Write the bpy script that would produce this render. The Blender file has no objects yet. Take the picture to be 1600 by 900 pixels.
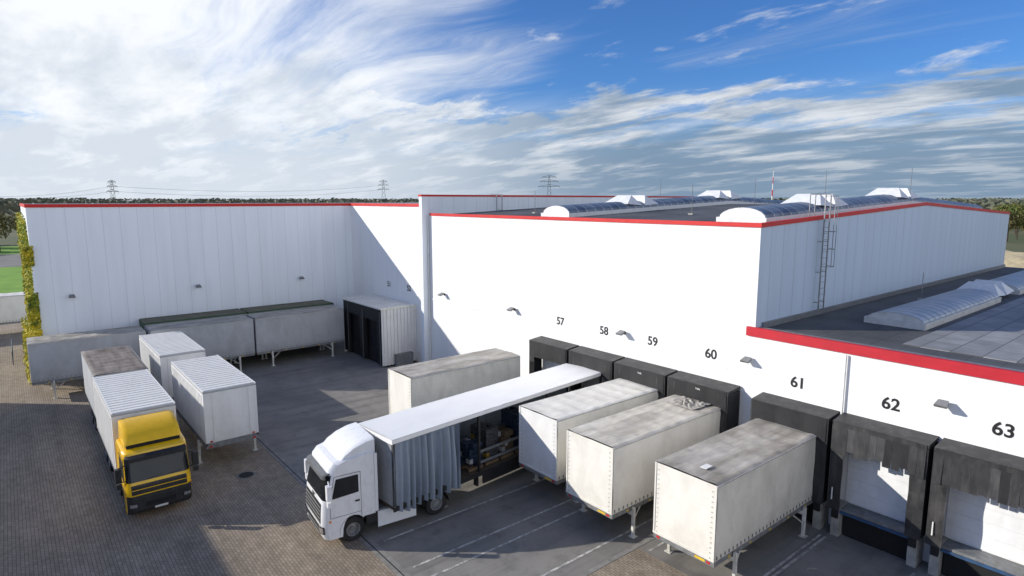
import bpy, math, random
from mathutils import Vector, Matrix, noise
random.seed(7)
scene=bpy.context.scene
col=scene.collection
R=math.radians
# ------------------------------------------------------------------ nodes
def new_mat(name):
    m=bpy.data.materials.new(name); m.use_nodes=True
    return m,m.node_tree,m.node_tree.nodes['Principled BSDF']
def put(nt,sock,v):
    if isinstance(v,bpy.types.NodeSocket): nt.links.new(v,sock)
    elif v is not None:
        if sock.type=='RGBA' and len(v)==3: v=(*v,1)
        sock.default_value=v
def MA(nt,op,a,b=None,c=None):
    n=nt.nodes.new('ShaderNodeMath'); n.operation=op
    put(nt,n.inputs[0],a)
    if b is not None: put(nt,n.inputs[1],b)
    if c is not None: put(nt,n.inputs[2],c)
    return n.outputs[0]
def MIX(nt,f,a,b,blend='MIX'):
    n=nt.nodes.new('ShaderNodeMix'); n.data_type='RGBA'; n.blend_type=blend
    put(nt,n.inputs[0],f); put(nt,n.inputs[6],a); put(nt,n.inputs[7],b)
    return n.outputs[2]
def NO(nt,vec,scale,detail=5,rough=.55,dist=0,out=0):
    n=nt.nodes.new('ShaderNodeTexNoise')
    if vec is not None: nt.links.new(vec,n.inputs['Vector'])
    n.inputs['Scale'].default_value=scale; n.inputs['Detail'].default_value=detail
    n.inputs['Roughness'].default_value=rough; n.inputs['Distortion'].default_value=dist
    return n.outputs[out]
def MAP(nt,vec,scale=(1,1,1),rot=(0,0,0),loc=(0,0,0)):
    n=nt.nodes.new('ShaderNodeMapping'); nt.links.new(vec,n.inputs[0])
    n.inputs['Scale'].default_value=scale; n.inputs['Rotation'].default_value=rot; n.inputs['Location'].default_value=loc
    return n.outputs[0]
def MR(nt,v,a,b,c=0,d=1,smooth=False):
    n=nt.nodes.new('ShaderNodeMapRange'); put(nt,n.inputs[0],v)
    if smooth: n.interpolation_type='SMOOTHSTEP'
    for i,x in enumerate((a,b,c,d)): n.inputs[i+1].default_value=x
    return n.outputs[0]
def SEP(nt,v):
    n=nt.nodes.new('ShaderNodeSeparateXYZ'); nt.links.new(v,n.inputs[0]); return n.outputs
def COMB(nt,x,y,z=0.0):
    n=nt.nodes.new('ShaderNodeCombineXYZ'); put(nt,n.inputs[0],x); put(nt,n.inputs[1],y); put(nt,n.inputs[2],z); return n.outputs[0]
def VADD(nt,a,b):
    n=nt.nodes.new('ShaderNodeVectorMath'); n.operation='ADD'; put(nt,n.inputs[0],a); put(nt,n.inputs[1],b); return n.outputs[0]
def BUMP(nt,b,h,strength=.3,dist=.02):
    n=nt.nodes.new('ShaderNodeBump'); n.inputs['Strength'].default_value=strength; n.inputs['Distance'].default_value=dist
    put(nt,n.inputs['Height'],h); nt.links.new(n.outputs[0],b.inputs['Normal'])
def POS(nt): return nt.nodes.new('ShaderNodeNewGeometry').outputs['Position']
def NRM(nt): return nt.nodes.new('ShaderNodeNewGeometry').outputs['Normal']
def OBJC(nt):
    tc=nt.nodes.new('ShaderNodeTexCoord').outputs['Object']
    r=nt.nodes.new('ShaderNodeObjectInfo').outputs['Random']
    r=MA(nt,'MULTIPLY',r,37.0)
    return VADD(nt,tc,COMB(nt,r,r,r))
def simple(name,c,rough=.6,metal=0.0,var=.25,scale=3.0,bump=0.0,coat=0.0,dirt=None,dirtamt=.4,spec=.5):
    m,nt,b=new_mat(name); v=OBJC(nt)
    n=NO(nt,v,scale,6,.6)
    f=MR(nt,n,.3,.7,1-var,1+var*.4)
    base=MIX(nt,1.0,c,COMB(nt,f,f,f),'MULTIPLY')
    if dirt:
        n2=NO(nt,MAP(nt,v,(2.5,2.5,.5)),1.3,8,.65)
        base=MIX(nt,MR(nt,n2,.48,.75,0,dirtamt),base,dirt)
    nt.links.new(base,b.inputs['Base Color'])
    b.inputs['Roughness'].default_value=rough; b.inputs['Metallic'].default_value=metal
    b.inputs['Specular IOR Level'].default_value=spec
    if coat: b.inputs['Coat Weight'].default_value=coat
    nt.links.new(MR(nt,n,.3,.7,max(0,rough-.08),min(1,rough+.1)),b.inputs['Roughness'])
    if bump: BUMP(nt,b,NO(nt,v,scale*6,4,.6),bump,.02)
    return m
def panel_mat(name,c,w=1.1,joint=.5,seam=.018):
    m,nt,b=new_mat(name); p=POS(nt); s=SEP(nt,p)
    t=MA(nt,'DIVIDE',MA(nt,'ADD',s[0],s[1]),w)
    fr=MA(nt,'FRACT',t)
    j=MA(nt,'LESS_THAN',fr,seam)
    wn=nt.nodes.new('ShaderNodeTexWhiteNoise'); wn.noise_dimensions='1D'; nt.links.new(MA(nt,'FLOOR',t),wn.inputs['W'])
    pv=MR(nt,wn.outputs[0],0,1,.97,1.0)
    n=NO(nt,MAP(nt,p,(1.6,1.6,.12)),1.0,7,.6)
    dn=MR(nt,n,.42,.8,1.0,.91)
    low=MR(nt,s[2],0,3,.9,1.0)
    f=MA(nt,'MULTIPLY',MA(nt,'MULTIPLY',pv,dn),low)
    f=MA(nt,'MULTIPLY',f,MR(nt,j,0,1,1,joint))
    nt.links.new(MIX(nt,1.0,c,COMB(nt,f,f,f),'MULTIPLY'),b.inputs['Base Color'])
    b.inputs['Roughness'].default_value=.45
    ripple=MA(nt,'ADD',MA(nt,'MULTIPLY',j,-1.0),MA(nt,'MULTIPLY',NO(nt,p,.5,3),.5))
    BUMP(nt,b,ripple,.2,.02)
    return m
def tarp_mat(name,base,dirt,top=.7,side=.3,rough=.55,bows=.0):
    m,nt,b=new_mat(name); v=OBJC(nt); nz=SEP(nt,NRM(nt))[2]
    raw=SEP(nt,nt.nodes.new('ShaderNodeTexCoord').outputs['Object'])
    n1=NO(nt,MAP(nt,v,(.45,1.1,1)),1.2,6,.55,.3)
    n2=NO(nt,v,5,8,.7)
    n3=NO(nt,MAP(nt,v,(.9,.9,.45)),1.3,7,.6,.4)
    n4=NO(nt,MAP(nt,v,(.35,5.5,1)),1.0,4,.6)
    tdirt=MR(nt,MA(nt,'ADD',MA(nt,'MULTIPLY',n1,.6),MA(nt,'ADD',MA(nt,'MULTIPLY',n2,.15),MA(nt,'MULTIPLY',n4,.25*bows+.05))),.36,.66,.12,1)
    tdirt=MA(nt,'MULTIPLY',tdirt,top)
    sd=MR(nt,MA(nt,'ADD',MA(nt,'MULTIPLY',n3,.75),MA(nt,'MULTIPLY',n2,.25)),.42,.72,0,1)
    lowz=MR(nt,raw[2],1.2,2.2,.9,0)
    hiz=MR(nt,raw[2],3.5,4.0,0,.5)
    sd=MA(nt,'MULTIPLY',MA(nt,'ADD',sd,MA(nt,'MULTIPLY',MA(nt,'ADD',lowz,hiz),n2)),side)
    topm=MR(nt,nz,.5,.9)
    f=MA(nt,'ADD',MA(nt,'MULTIPLY',tdirt,topm),MA(nt,'MULTIPLY',sd,MA(nt,'SUBTRACT',1.0,topm)))
    c=MIX(nt,f,base,dirt)
    nt.links.new(c,b.inputs['Base Color']); b.inputs['Roughness'].default_value=rough
    BUMP(nt,b,MA(nt,'ADD',n1,MA(nt,'MULTIPLY',n2,.25)),.35,.05)
    return m
# ------------------------------------------------------------------ mesh builder
class MB:
    def __init__(s): s.v=[];s.f=[];s.m=[];s.M=None
    def P(s,p):
        p=Vector(p)
        return tuple(s.M@p) if s.M is not None else tuple(p)
    def add(s,vs,fs,m=0):
        b=len(s.v); s.v+=[s.P(p) for p in vs]
        for f in fs: s.f.append(tuple(i+b for i in f)); s.m.append(m)
    def box(s,x0,x1,y0,y1,z0,z1,m=0):
        s.add([(x0,y0,z0),(x1,y0,z0),(x1,y1,z0),(x0,y1,z0),(x0,y0,z1),(x1,y0,z1),(x1,y1,z1),(x0,y1,z1)],
              [(0,3,2,1),(4,5,6,7),(0,1,5,4),(1,2,6,5),(2,3,7,6),(3,0,4,7)],m)
    def quad(s,pts,m=0): s.add(pts,[tuple(range(len(pts)))],m)
    def cyl(s,p0,p1,r,seg=8,m=0,r2=None,caps=True):
        p0=Vector(p0);p1=Vector(p1);d=(p1-p0).normalized()
        a=d.orthogonal().normalized(); b=d.cross(a)
        if r2 is None:r2=r
        vs=[];fs=[]
        for i in range(seg):
            t=2*math.pi*i/seg; o=a*math.cos(t)+b*math.sin(t)
            vs.append(p0+o*r); vs.append(p1+o*r2)
        for i in range(seg):
            j=(i+1)%seg; fs.append((2*i,2*j,2*j+1,2*i+1))
        if caps:
            fs.append(tuple(2*i for i in range(seg))[::-1]); fs.append(tuple(2*i+1 for i in range(seg)))
        s.add(vs,fs,m)
    def beam(s,p0,p1,w,m=0): s.cyl(p0,p1,w*.7,4,m)
    def grid(s,fn,nu,nv,m=0,flip=False):
        vs=[fn(i/nu,j/nv) for i in range(nu+1) for j in range(nv+1)]
        fs=[]
        for i in range(nu):
            for j in range(nv):
                a=i*(nv+1)+j; q=(a,a+nv+1,a+nv+2,a+1)
                fs.append(q[::-1] if flip else q)
        s.add(vs,fs,m)
    def lathe(s,c,prof,seg=28,m=0):   # axis Y
        vs=[];n=len(prof)
        for i in range(seg):
            t=2*math.pi*i/seg
            for r,y in prof: vs.append((c[0]+r*math.cos(t),c[1]+y,c[2]+r*math.sin(t)))
        fs=[]
        for i in range(seg):
            j=(i+1)%seg
            for k in range(n-1): fs.append((i*n+k,j*n+k,j*n+k+1,i*n+k+1))
        s.add(vs,fs,m)
    def obj(s,name,mats,parent=None,loc=(0,0,0),rot=0,smooth=None,bevel=0,label=None,world=False):
        me=bpy.data.meshes.new(name); me.from_pydata(s.v,[],s.f)
        if not isinstance(mats,(list,tuple)): mats=[mats]
        for m in mats: me.materials.append(m)
        me.polygons.foreach_set('material_index',s.m)
        if smooth is not None:
            me.polygons.foreach_set('use_smooth',[True]*len(me.polygons))
            me.set_sharp_from_angle(angle=R(smooth))
        me.update()
        o=bpy.data.objects.new(name,me); col.objects.link(o)
        o.location=loc; o.rotation_euler=(0,0,rot)
        if parent is not None:
            o.parent=parent
            if world:
                o.matrix_parent_inverse=(Matrix.Translation(parent.location)@Matrix.Rotation(parent.rotation_euler[2],4,'Z')).inverted()
        if bevel:
            b=o.modifiers.new('bevel','BEVEL'); b.width=bevel; b.segments=2; b.limit_method='ANGLE'; b.angle_limit=R(40)
        if label: o['label']=label
        return o
def thing(name,label,cat,loc=(0,0,0),rot=0,group=None):
    o=bpy.data.objects.new(name,None); o.empty_display_size=.3; col.objects.link(o)
    o.location=loc; o.rotation_euler=(0,0,rot); o['label']=label; o['category']=cat
    if group: o['group']=group
    return o
def tag(o,label,cat,group=None,kind=None):
    o['label']=label;o['category']=cat
    if group:o['group']=group
    if kind:o['kind']=kind
    return o
def copy_tree(o,parent=None,keep=None):
    c=o.copy(); col.objects.link(c)
    if parent is not None:
        c.parent=parent; c.matrix_parent_inverse=o.matrix_parent_inverse.copy()
    for ch in list(o.children): copy_tree(ch,c)
    return c
def place(o,loc,rot,label=None,group=None):
    o.location=loc;o.rotation_euler=(0,0,rot)
    if label:o['label']=label
    if group:o['group']=group
    return o
def text_mesh(txt,size,mat,name,loc,rot,parent=None,world=True,offset=.008,extrude=.004):
    cu=bpy.data.curves.new('t','FONT'); cu.body=txt; cu.size=size; cu.extrude=extrude; cu.offset=offset
    cu.align_x='CENTER'; cu.align_y='CENTER'
    t=bpy.data.objects.new('t',cu); col.objects.link(t)
    bpy.context.view_layer.update()
    dg=bpy.context.evaluated_depsgraph_get()
    me=bpy.data.meshes.new_from_object(t.evaluated_get(dg)); me.name=name
    bpy.data.objects.remove(t); me.materials.clear(); me.materials.append(mat)
    for p in me.polygons: p.material_index=0
    o=bpy.data.objects.new(name,me); col.objects.link(o)
    o.location=loc; o.rotation_euler=rot
    if parent is not None:
        o.parent=parent
        if world: o.matrix_parent_inverse=Matrix.Translation(parent.location).inverted()
    return o
# ------------------------------------------------------------------ materials
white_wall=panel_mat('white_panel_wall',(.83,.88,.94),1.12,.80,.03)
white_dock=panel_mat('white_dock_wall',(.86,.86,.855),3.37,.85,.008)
side_wall=panel_mat('shaded_panel_wall',(.56,.66,.79),1.12,.68,.03)  # white panels coloured bluer and darker, shade of the sides away from the sun
red=simple('red_paint',(.60,.012,.01),.5,var=.12,scale=1.5)
redp=simple('faded_red_fascia',(.50,.012,.025),.6,var=.15,scale=1.5)
black=simple('black_rubber',(.014,.014,.016),.6,var=.4,scale=4,bump=.2)
blacktop=simple('dusty_black_sheet',(.028,.028,.03),.55,var=.4,scale=2.5,dirt=(.10,.095,.09),dirtamt=.6,bump=.2)
flapm=simple('worn_grey_flap',(.05,.05,.053),.6,var=.4,scale=2.5,dirt=(.14,.135,.125),dirtamt=.6,bump=.2)
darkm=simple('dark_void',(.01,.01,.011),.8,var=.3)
steel=simple('galvanised_steel',(.30,.31,.32),.45,.6,var=.3,scale=6)
legm=simple('pale_leg_paint',(.68,.67,.62),.6,.0,var=.3,scale=6,dirt=(.28,.22,.15),dirtamt=.6)
greysteel=simple('grey_painted_steel',(.24,.25,.26),.5,.2,var=.3,scale=5,dirt=(.12,.09,.06),dirtamt=.6)
edgem=simple('tarp_edge_rail',(.50,.50,.48),.5,.1,var=.25,scale=5,dirt=(.22,.20,.16),dirtamt=.6)
numbk=simple('number_black',(.015,.015,.017),.5,var=.1)
doorw=simple('white_sectional_door',(.84,.85,.86),.45,var=.08,scale=2,dirt=(.5,.48,.45),dirtamt=.25)
bluep=simple('blue_paint',(.03,.09,.20),.5,var=.3,scale=6,dirt=(.06,.06,.06),dirtamt=.8)
concrete=simple('concrete',(.40,.39,.36),.85,var=.35,scale=3,bump=.3,dirt=(.16,.15,.13),dirtamt=.5)
gutterm=simple('gutter_concrete',(.27,.26,.24),.85,var=.35,scale=3,bump=.3,dirt=(.13,.12,.10),dirtamt=.5)
whitep=simple('white_truck_paint',(.82,.83,.85),.3,var=.05,scale=2,coat=.4,dirt=(.5,.48,.45),dirtamt=.25)
yellowp=simple('yellow_truck_paint',(.95,.56,.004),.3,var=.08,scale=2,coat=.4,dirt=(.5,.32,.03),dirtamt=.18)
plastic=simple('black_plastic',(.02,.02,.022),.5,var=.35,scale=5,dirt=(.07,.065,.06),dirtamt=.35)
greyplast=simple('grey_plastic',(.16,.165,.17),.5,var=.3,scale=5)
slatm=simple('grille_slat',(.34,.35,.36),.4,var=.2,scale=5)
rubber=simple('tyre_rubber',(.02,.02,.021),.85,var=.4,scale=8,bump=.4,dirt=(.08,.07,.065),dirtamt=.5)
rimm=simple('wheel_rim',(.40,.41,.42),.4,.7,var=.3,scale=6,dirt=(.15,.12,.10),dirtamt=.5)
chrome=simple('lamp_reflector',(.75,.76,.78),.12,.9,var=.1)
amber=simple('amber_lens',(.85,.25,.02),.25,var=.1)
redl=simple('red_lens',(.55,.02,.02),.3,var=.1)
yelm=simple('yellow_mark',(.75,.50,.03),.5,var=.2)
whitem=simple('white_mark',(.8,.8,.78),.5,var=.15)
m,nt,b=new_mat('dark_glass'); b.inputs['Roughness'].default_value=.06; b.inputs['Specular IOR Level'].default_value=.45
nt.links.new(MIX(nt,NO(nt,OBJC(nt),1.5,3),(.006,.008,.01),(.02,.023,.026)),b.inputs['Base Color']); glass=m
tarpA=tarp_mat('dirty_grey_tarp',(.76,.725,.64),(.27,.24,.19),.85,.40,bows=1)
tarpB=tarp_mat('white_clean_tarp',(.81,.79,.73),(.40,.365,.30),.5,.34,bows=.6)
tarpC=tarp_mat('weathered_tarp',(.58,.55,.50),(.17,.15,.12),.9,.4,bows=1)
tarpG=tarp_mat('grey_dark_tarp',(.44,.46,.49),(.17,.17,.165),.8,.4,bows=1)
tarpGreen=tarp_mat('green_tarp',(.02,.085,.03),(.03,.045,.025),.7,.4,bows=1)
tarpOlive=tarp_mat('olive_brown_load_cover',(.13,.10,.05),(.035,.05,.022),.9,.4,bows=1)
tarpBrown=tarp_mat('brown_dirty_roof',(.38,.33,.29),(.10,.078,.058),.95,.4,bows=1)
boxw=tarp_mat('white_box_panel',(.82,.82,.81),(.40,.38,.35),.25,.3,.4)
boxgroove=tarp_mat('white_box_groove',(.42,.43,.44),(.22,.21,.19),.5,.3,.4)
curtain=tarp_mat('blue_grey_curtain',(.29,.34,.41),(.16,.19,.23),.5,.5,.5)
roofw=tarp_mat('white_trailer_roof',(.90,.90,.89),(.6,.59,.56),.3,.25,.4)
m,nt,b=new_mat('bitumen_roof'); p=POS(nt)
n=NO(nt,p,.35,8,.6); n2=NO(nt,p,9,5,.6)
c=MIX(nt,MR(nt,n,.35,.65),(.042,.044,.048),(.105,.106,.11)); c=MIX(nt,MR(nt,n2,.4,.7,0,.35),c,(.14,.138,.135))
s=SEP(nt,p); j=MA(nt,'LESS_THAN',MA(nt,'FRACT',MA(nt,'DIVIDE',s[0],1.05)),.035)
j2=MA(nt,'LESS_THAN',MA(nt,'FRACT',MA(nt,'DIVIDE',s[1],5.3)),.01)
c=MIX(nt,MA(nt,'MULTIPLY',MA(nt,'MAXIMUM',j,j2),.6),c,(.02,.02,.02))
nt.links.new(c,b.inputs['Base Color']); b.inputs['Roughness'].default_value=.7; BUMP(nt,b,n2,.3,.02); bitumen=m
m,nt,b=new_mat('slab_roof'); p=POS(nt); br=nt.nodes.new('ShaderNodeTexBrick'); nt.links.new(MAP(nt,p,rot=(0,0,R(90))),br.inputs[0])
br.inputs['Color1'].default_value=(.22,.225,.24,1);br.inputs['Color2'].default_value=(.31,.315,.325,1);br.inputs['Mortar'].default_value=(.08,.08,.085,1)
br.inputs['Scale'].default_value=1;br.inputs['Brick Width'].default_value=3.0;br.inputs['Row Height'].default_value=1.0;br.inputs['Mortar Size'].default_value=.02
c=MIX(nt,MR(nt,NO(nt,p,.8,8,.65),.4,.7,0,.6),br.outputs[0],(.12,.12,.125))
nt.links.new(c,b.inputs['Base Color']); b.inputs['Roughness'].default_value=.7; slabs=m
m,nt,b=new_mat('polycarbonate'); v=POS(nt)
c=MIX(nt,MR(nt,NO(nt,v,.8,5),.35,.65),(.36,.41,.46),(.52,.54,.56)); nt.links.new(c,b.inputs['Base Color'])
b.inputs['Roughness'].default_value=.4; poly=m
m,nt,b=new_mat('dark_polycarbonate'); v=POS(nt)
c=MIX(nt,MR(nt,NO(nt,v,.8,5),.35,.65),(.07,.10,.15),(.19,.23,.29)); nt.links.new(c,b.inputs['Base Color'])
b.inputs['Roughness'].default_value=.38; polyd=m
m,nt,b=new_mat('block_paving'); p=POS(nt); br=nt.nodes.new('ShaderNodeTexBrick'); nt.links.new(p,br.inputs[0])
br.inputs['Color1'].default_value=(.33,.265,.195,1);br.inputs['Color2'].default_value=(.42,.345,.26,1);br.inputs['Mortar'].default_value=(.15,.12,.09,1)
br.inputs['Scale'].default_value=1;br.inputs['Brick Width'].default_value=.24;br.inputs['Row Height'].default_value=.12;br.inputs['Mortar Size'].default_value=.010
br.inputs['Mortar Smooth'].default_value=.3
big=NO(nt,p,.12,6,.6); mid=NO(nt,p,1.3,7,.7); tyre=NO(nt,MAP(nt,p,(.06,1.2,1),rot=(0,0,R(-8))),1.0,5,.6)
f=MA(nt,'MULTIPLY',MR(nt,big,.3,.7,.72,1.12),MR(nt,mid,.3,.7,.74,1.12)); f=MA(nt,'MULTIPLY',f,MR(nt,tyre,.5,.7,1.0,.78))
c=MIX(nt,1.0,br.outputs[0],COMB(nt,f,f,f),'MULTIPLY')
nt.links.new(c,b.inputs['Base Color']); b.inputs['Roughness'].default_value=.85
BUMP(nt,b,MA(nt,'ADD',MA(nt,'MULTIPLY',br.outputs[1],-1.0),MA(nt,'MULTIPLY',NO(nt,p,12,4),.6)),.4,.008); pavers=m
m,nt,b=new_mat('worn_asphalt'); p=POS(nt)
big=NO(nt,p,.16,7,.6,.3); mid=NO(nt,p,1.1,8,.7); fine=NO(nt,p,28,3,.7); tyre=NO(nt,MAP(nt,p,(1.5,.07,1)),1.0,6,.6)
c=MIX(nt,MR(nt,big,.35,.65),(.145,.138,.128),(.27,.257,.232))
c=MIX(nt,MR(nt,mid,.5,.72,0,.6),c,(.075,.072,.068)); c=MIX(nt,MR(nt,tyre,.50,.70,0,.55),c,(.06,.058,.055))
c=MIX(nt,MR(nt,fine,.35,.7,0,.3),c,(.32,.305,.28))
nt.links.new(c,b.inputs['Base Color']); b.inputs['Roughness'].default_value=.8; BUMP(nt,b,fine,.35,.01); asphalt=m
m,nt,b=new_mat('worn_line_paint'); p=POS(nt)
c=MIX(nt,MR(nt,NO(nt,p,3,8,.75),.40,.58),(.62,.61,.57),(.24,.235,.22)); nt.links.new(c,b.inputs['Base Color']); b.inputs['Roughness'].default_value=.75; linep=m
m,nt,b=new_mat('field_ground'); p=POS(nt)
c=MIX(nt,MR(nt,NO(nt,p,.012,6),.4,.6),(.07,.10,.03),(.14,.13,.06)); c=MIX(nt,MR(nt,NO(nt,p,.4,8,.7),.35,.7,0,.5),c,(.06,.08,.03))
nt.links.new(c,b.inputs['Base Color']); b.inputs['Roughness'].default_value=.95; field=m
m,nt,b=new_mat('lawn'); p=POS(nt)
c=MIX(nt,MR(nt,NO(nt,p,.3,8,.7),.35,.65),(.12,.27,.015),(.20,.38,.03)); nt.links.new(c,b.inputs['Base Color']); b.inputs['Roughness'].default_value=.95; lawn=m
def leafm(name,a,b2,c3,sc):
    m,nt,b=new_mat(name); p=POS(nt)
    c=MIX(nt,MR(nt,NO(nt,p,sc,4,.7),.4,.6),a,b2); c=MIX(nt,MR(nt,NO(nt,p,sc*5,3,.7),.5,.65),c,c3)
    nt.links.new(c,b.inputs['Base Color']); b.inputs['Roughness'].default_value=.8
    return m
forestm=leafm('forest_foliage',(.08,.11,.08),(.15,.14,.09),(.11,.12,.09),.02)  # foliage colours paled to carry the distance haze
ivym=leafm('ivy_leaves',(.22,.27,.02),(.70,.56,.03),(.11,.16,.02),.5)
treem=leafm('autumn_leaves',(.08,.12,.025),(.20,.18,.035),(.06,.09,.02),.3)
treem2=leafm('brown_leaves',(.14,.12,.045),(.20,.16,.05),(.08,.09,.035),.3)
bark=simple('bark',(.07,.055,.04),.9,var=.4,scale=6,bump=.5)
sandm=simple('sand',(.50,.42,.26),.95,var=.3,scale=1,bump=.3)
woodm=simple('pallet_wood',(.22,.15,.085),.8,var=.35,scale=5)
floorm=simple('trailer_floor_board',(.08,.06,.04),.7,var=.35,scale=5)
# ------------------------------------------------------------------ world
w=bpy.data.worlds.new('World'); scene.world=w; w.use_nodes=True; nt=w.node_tree
for n in list(nt.nodes): nt.nodes.remove(n)
sunv=Vector((-1,-1.1,.62)).normalized()
elev=math.asin(sunv.z); az=math.atan2(sunv.x,sunv.y)
sky=nt.nodes.new('ShaderNodeTexSky'); sky.sky_type='NISHITA'; sky.sun_disc=False
sky.sun_elevation=elev; sky.sun_rotation=az; sky.altitude=50; sky.air_density=1.0; sky.dust_density=.3; sky.ozone_density=3.0
skyc=MIX(nt,1.0,sky.outputs[0],(.46,.79,1.27),'MULTIPLY')
bg=nt.nodes.new('ShaderNodeBackground'); nt.links.new(skyc,bg.inputs[0]); bg.inputs[1].default_value=.11
tc=nt.nodes.new('ShaderNodeTexCoord').outputs['Generated']; s=SEP(nt,tc)
z0_=MA(nt,'MAXIMUM',s[2],0.0)
zz=MA(nt,'ADD',z0_,.07)
px=MA(nt,'DIVIDE',s[0],zz); py=MA(nt,'DIVIDE',s[1],zz)
pv=COMB(nt,px,py)
z2=MA(nt,'ADD',z0_,.13)
pv2=COMB(nt,MA(nt,'DIVIDE',s[0],z2),MA(nt,'DIVIDE',s[1],z2))
hl=MA(nt,'SQRT',MA(nt,'ADD',MA(nt,'MULTIPLY',s[0],s[0]),MA(nt,'MULTIPLY',s[1],s[1])))
leftv=MA(nt,'DIVIDE',MA(nt,'MULTIPLY',s[0],-1.0),hl)
left=MR(nt,leftv,.62,.97,0,1,True)
back=MR(nt,leftv,.12,-.6,0,1,True)  # added cloud bank out of view, brightened to fill the shaded walls
warp=MAP(nt,NO(nt,MAP(nt,pv,(.35,.35,1)),1.0,3,.5,out=1),(1.8,1.8,0),loc=(-.9,-.9,0))
pw=VADD(nt,pv,warp)
nA=NO(nt,MAP(nt,pw,(.15,.62,1)),1.0,9,.58,.25)
nS=NO(nt,MAP(nt,pw,(.26,2.6,1)),1.0,10,.68)
nA=MA(nt,'ADD',MA(nt,'MULTIPLY',nA,.76),MA(nt,'MULTIPLY',nS,.24))
low=MR(nt,s[2],.03,.22,1,0,True)
midb=MR(nt,s[2],.13,.20,1,0,True)
covA=MR(nt,MA(nt,'ADD',nA,MA(nt,'SUBTRACT',MA(nt,'MULTIPLY',left,.20),.01)),.51,.72,0,1,True)
nB=NO(nt,MAP(nt,pv2,(.8,1.4,1),loc=(3,1,0)),1.8,9,.62,.3)
covB=MR(nt,MA(nt,'ADD',nB,MA(nt,'MULTIPLY',midb,.22)),.57,.74,0,.95,True)
cov=MA(nt,'MAXIMUM',covA,covB)
cov=MA(nt,'MAXIMUM',cov,MR(nt,s[2],.05,.18,.98,0,True))
cov=MA(nt,'MAXIMUM',cov,MA(nt,'MULTIPLY',back,.85))
cov=MA(nt,'MULTIPLY',cov,MR(nt,s[2],.42,.62,1,.12,True))
nC=NO(nt,MAP(nt,pv2,(.7,1.6,1),loc=(9,2,0)),1.7,9,.6,.2)
shade=MR(nt,MA(nt,'ADD',nC,MA(nt,'MULTIPLY',low,.20)),.42,.74,0,1,True)
shade=MA(nt,'MAXIMUM',shade,MR(nt,s[2],.0,.11,.85,0,True))
shade=MA(nt,'MULTIPLY',shade,MR(nt,left,0,1,1,.40))
shade=MA(nt,'MULTIPLY',shade,MR(nt,back,0,1,1,.1))
cc=MIX(nt,shade,(.90,.93,.97),(.25,.36,.50))
cb=nt.nodes.new('ShaderNodeBackground'); nt.links.new(cc,cb.inputs[0]); put(nt,cb.inputs[1],MA(nt,'ADD',MR(nt,left,0,1,.88,1.08),MA(nt,'MULTIPLY',back,.40)))
mx=nt.nodes.new('ShaderNodeMixShader'); nt.links.new(cov,mx.inputs[0]); nt.links.new(bg.outputs[0],mx.inputs[1]); nt.links.new(cb.outputs[0],mx.inputs[2])
out=nt.nodes.new('ShaderNodeOutputWorld'); nt.links.new(mx.outputs[0],out.inputs[0])
sd=bpy.data.lights.new('sun','SUN'); sd.energy=5.0; sd.angle=R(.5); sd.color=(1,.94,.84)
so=bpy.data.objects.new('sun',sd); col.objects.link(so); so.rotation_euler=(-sunv).to_track_quat('-Z','Y').to_euler(); so.location=(-60,-60,60)
cd=bpy.data.cameras.new('camera'); cd.lens=21.6; cd.sensor_width=36; cd.clip_end=6000; cd.clip_start=.3
co=bpy.data.objects.new('camera',cd); col.objects.link(co); co.location=(0,0,13.2); co.rotation_euler=(R(81.88),0,R(50.7)); scene.camera=co
scene.view_settings.view_transform='Standard'; scene.view_settings.look='None'; scene.view_settings.exposure=0
# ------------------------------------------------------------------ ground
def sheet(name,x0,x1,y0,y1,z,mat,kind='structure',lab=None,cat=None):
    b=MB(); b.quad([(x0,y0,z),(x1,y0,z),(x1,y1,z),(x0,y1,z)]); o=b.obj(name,mat); o['kind']=kind
    o['label']=lab or name.replace('_',' '); o['category']=cat or name.split('_')[-1]
    return o
sheet('ground',-3000,3000,-3000,3000,0,field,lab='flat brown and green field reaching the horizon',cat='ground')
sheet('paved_yard',-112,30,-60,9.6,.008,pavers,lab='brown block paving of the lorry yard',cat='paving')
sheet('paved_yard',-13.9,30,9.6,17.6,.008,pavers,lab='small patch of block paving by the docks',cat='paving')
sheet('asphalt_yard',-54.8,-14.1,10.0,25.3,.008,asphalt,lab='worn grey asphalt apron before the loading docks',cat='asphalt')
sheet('asphalt_yard',-13.9,30,17.6,25.3,.008,asphalt,lab='worn asphalt bays under the low annex docks',cat='asphalt')
sheet('lawn',-230,-112,-60,60,.008,lawn,lab='green mown lawn beyond the yard',cat='grass')
sheet('road',-196,-158,-60,30,.016,asphalt,lab='grey road crossing the lawn',cat='road')
b=MB(); b.box(-112,-14.1,9.6,10.0,0,.02,0); b.box(-112,-14.1,9.76,9.80,.02,.024,1)
b.box(-14.1,-13.9,9.6,25,0,.02,0)
o=b.obj('drain_gutter',[gutterm,darkm]); o['kind']='structure'; o['label']='concrete drainage gutter between paving and asphalt'; o['category']='gutter'
b=MB()
for X,ya,yb in ((-20.5,10.3,22),(-18.25,10.3,22),(-17.35,10.3,22),(-14.9,11,22),(-24.4,10.3,20),(-11.6+1.9,17.8,24),(-13.5,17.8,24),(-6.6,17.8,24),(-9.9,18,24)):
    b.quad([(X-.05,ya,.016),(X+.05,ya,.016),(X+.05,yb,.016),(X-.05,yb,.016)])
o=b.obj('bay_lines',linep); o['kind']='structure'; o['label']='worn white painted bay lines on asphalt'; o['category']='road marking'
b=MB()
for cx,cy,r in ((-30.0,7.9,.42),):
    b.cyl((cx,cy,.008),(cx,cy,.02),r,24,0); b.cyl((cx,cy,.02),(cx,cy,.024),r*.8,24,1)
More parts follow.
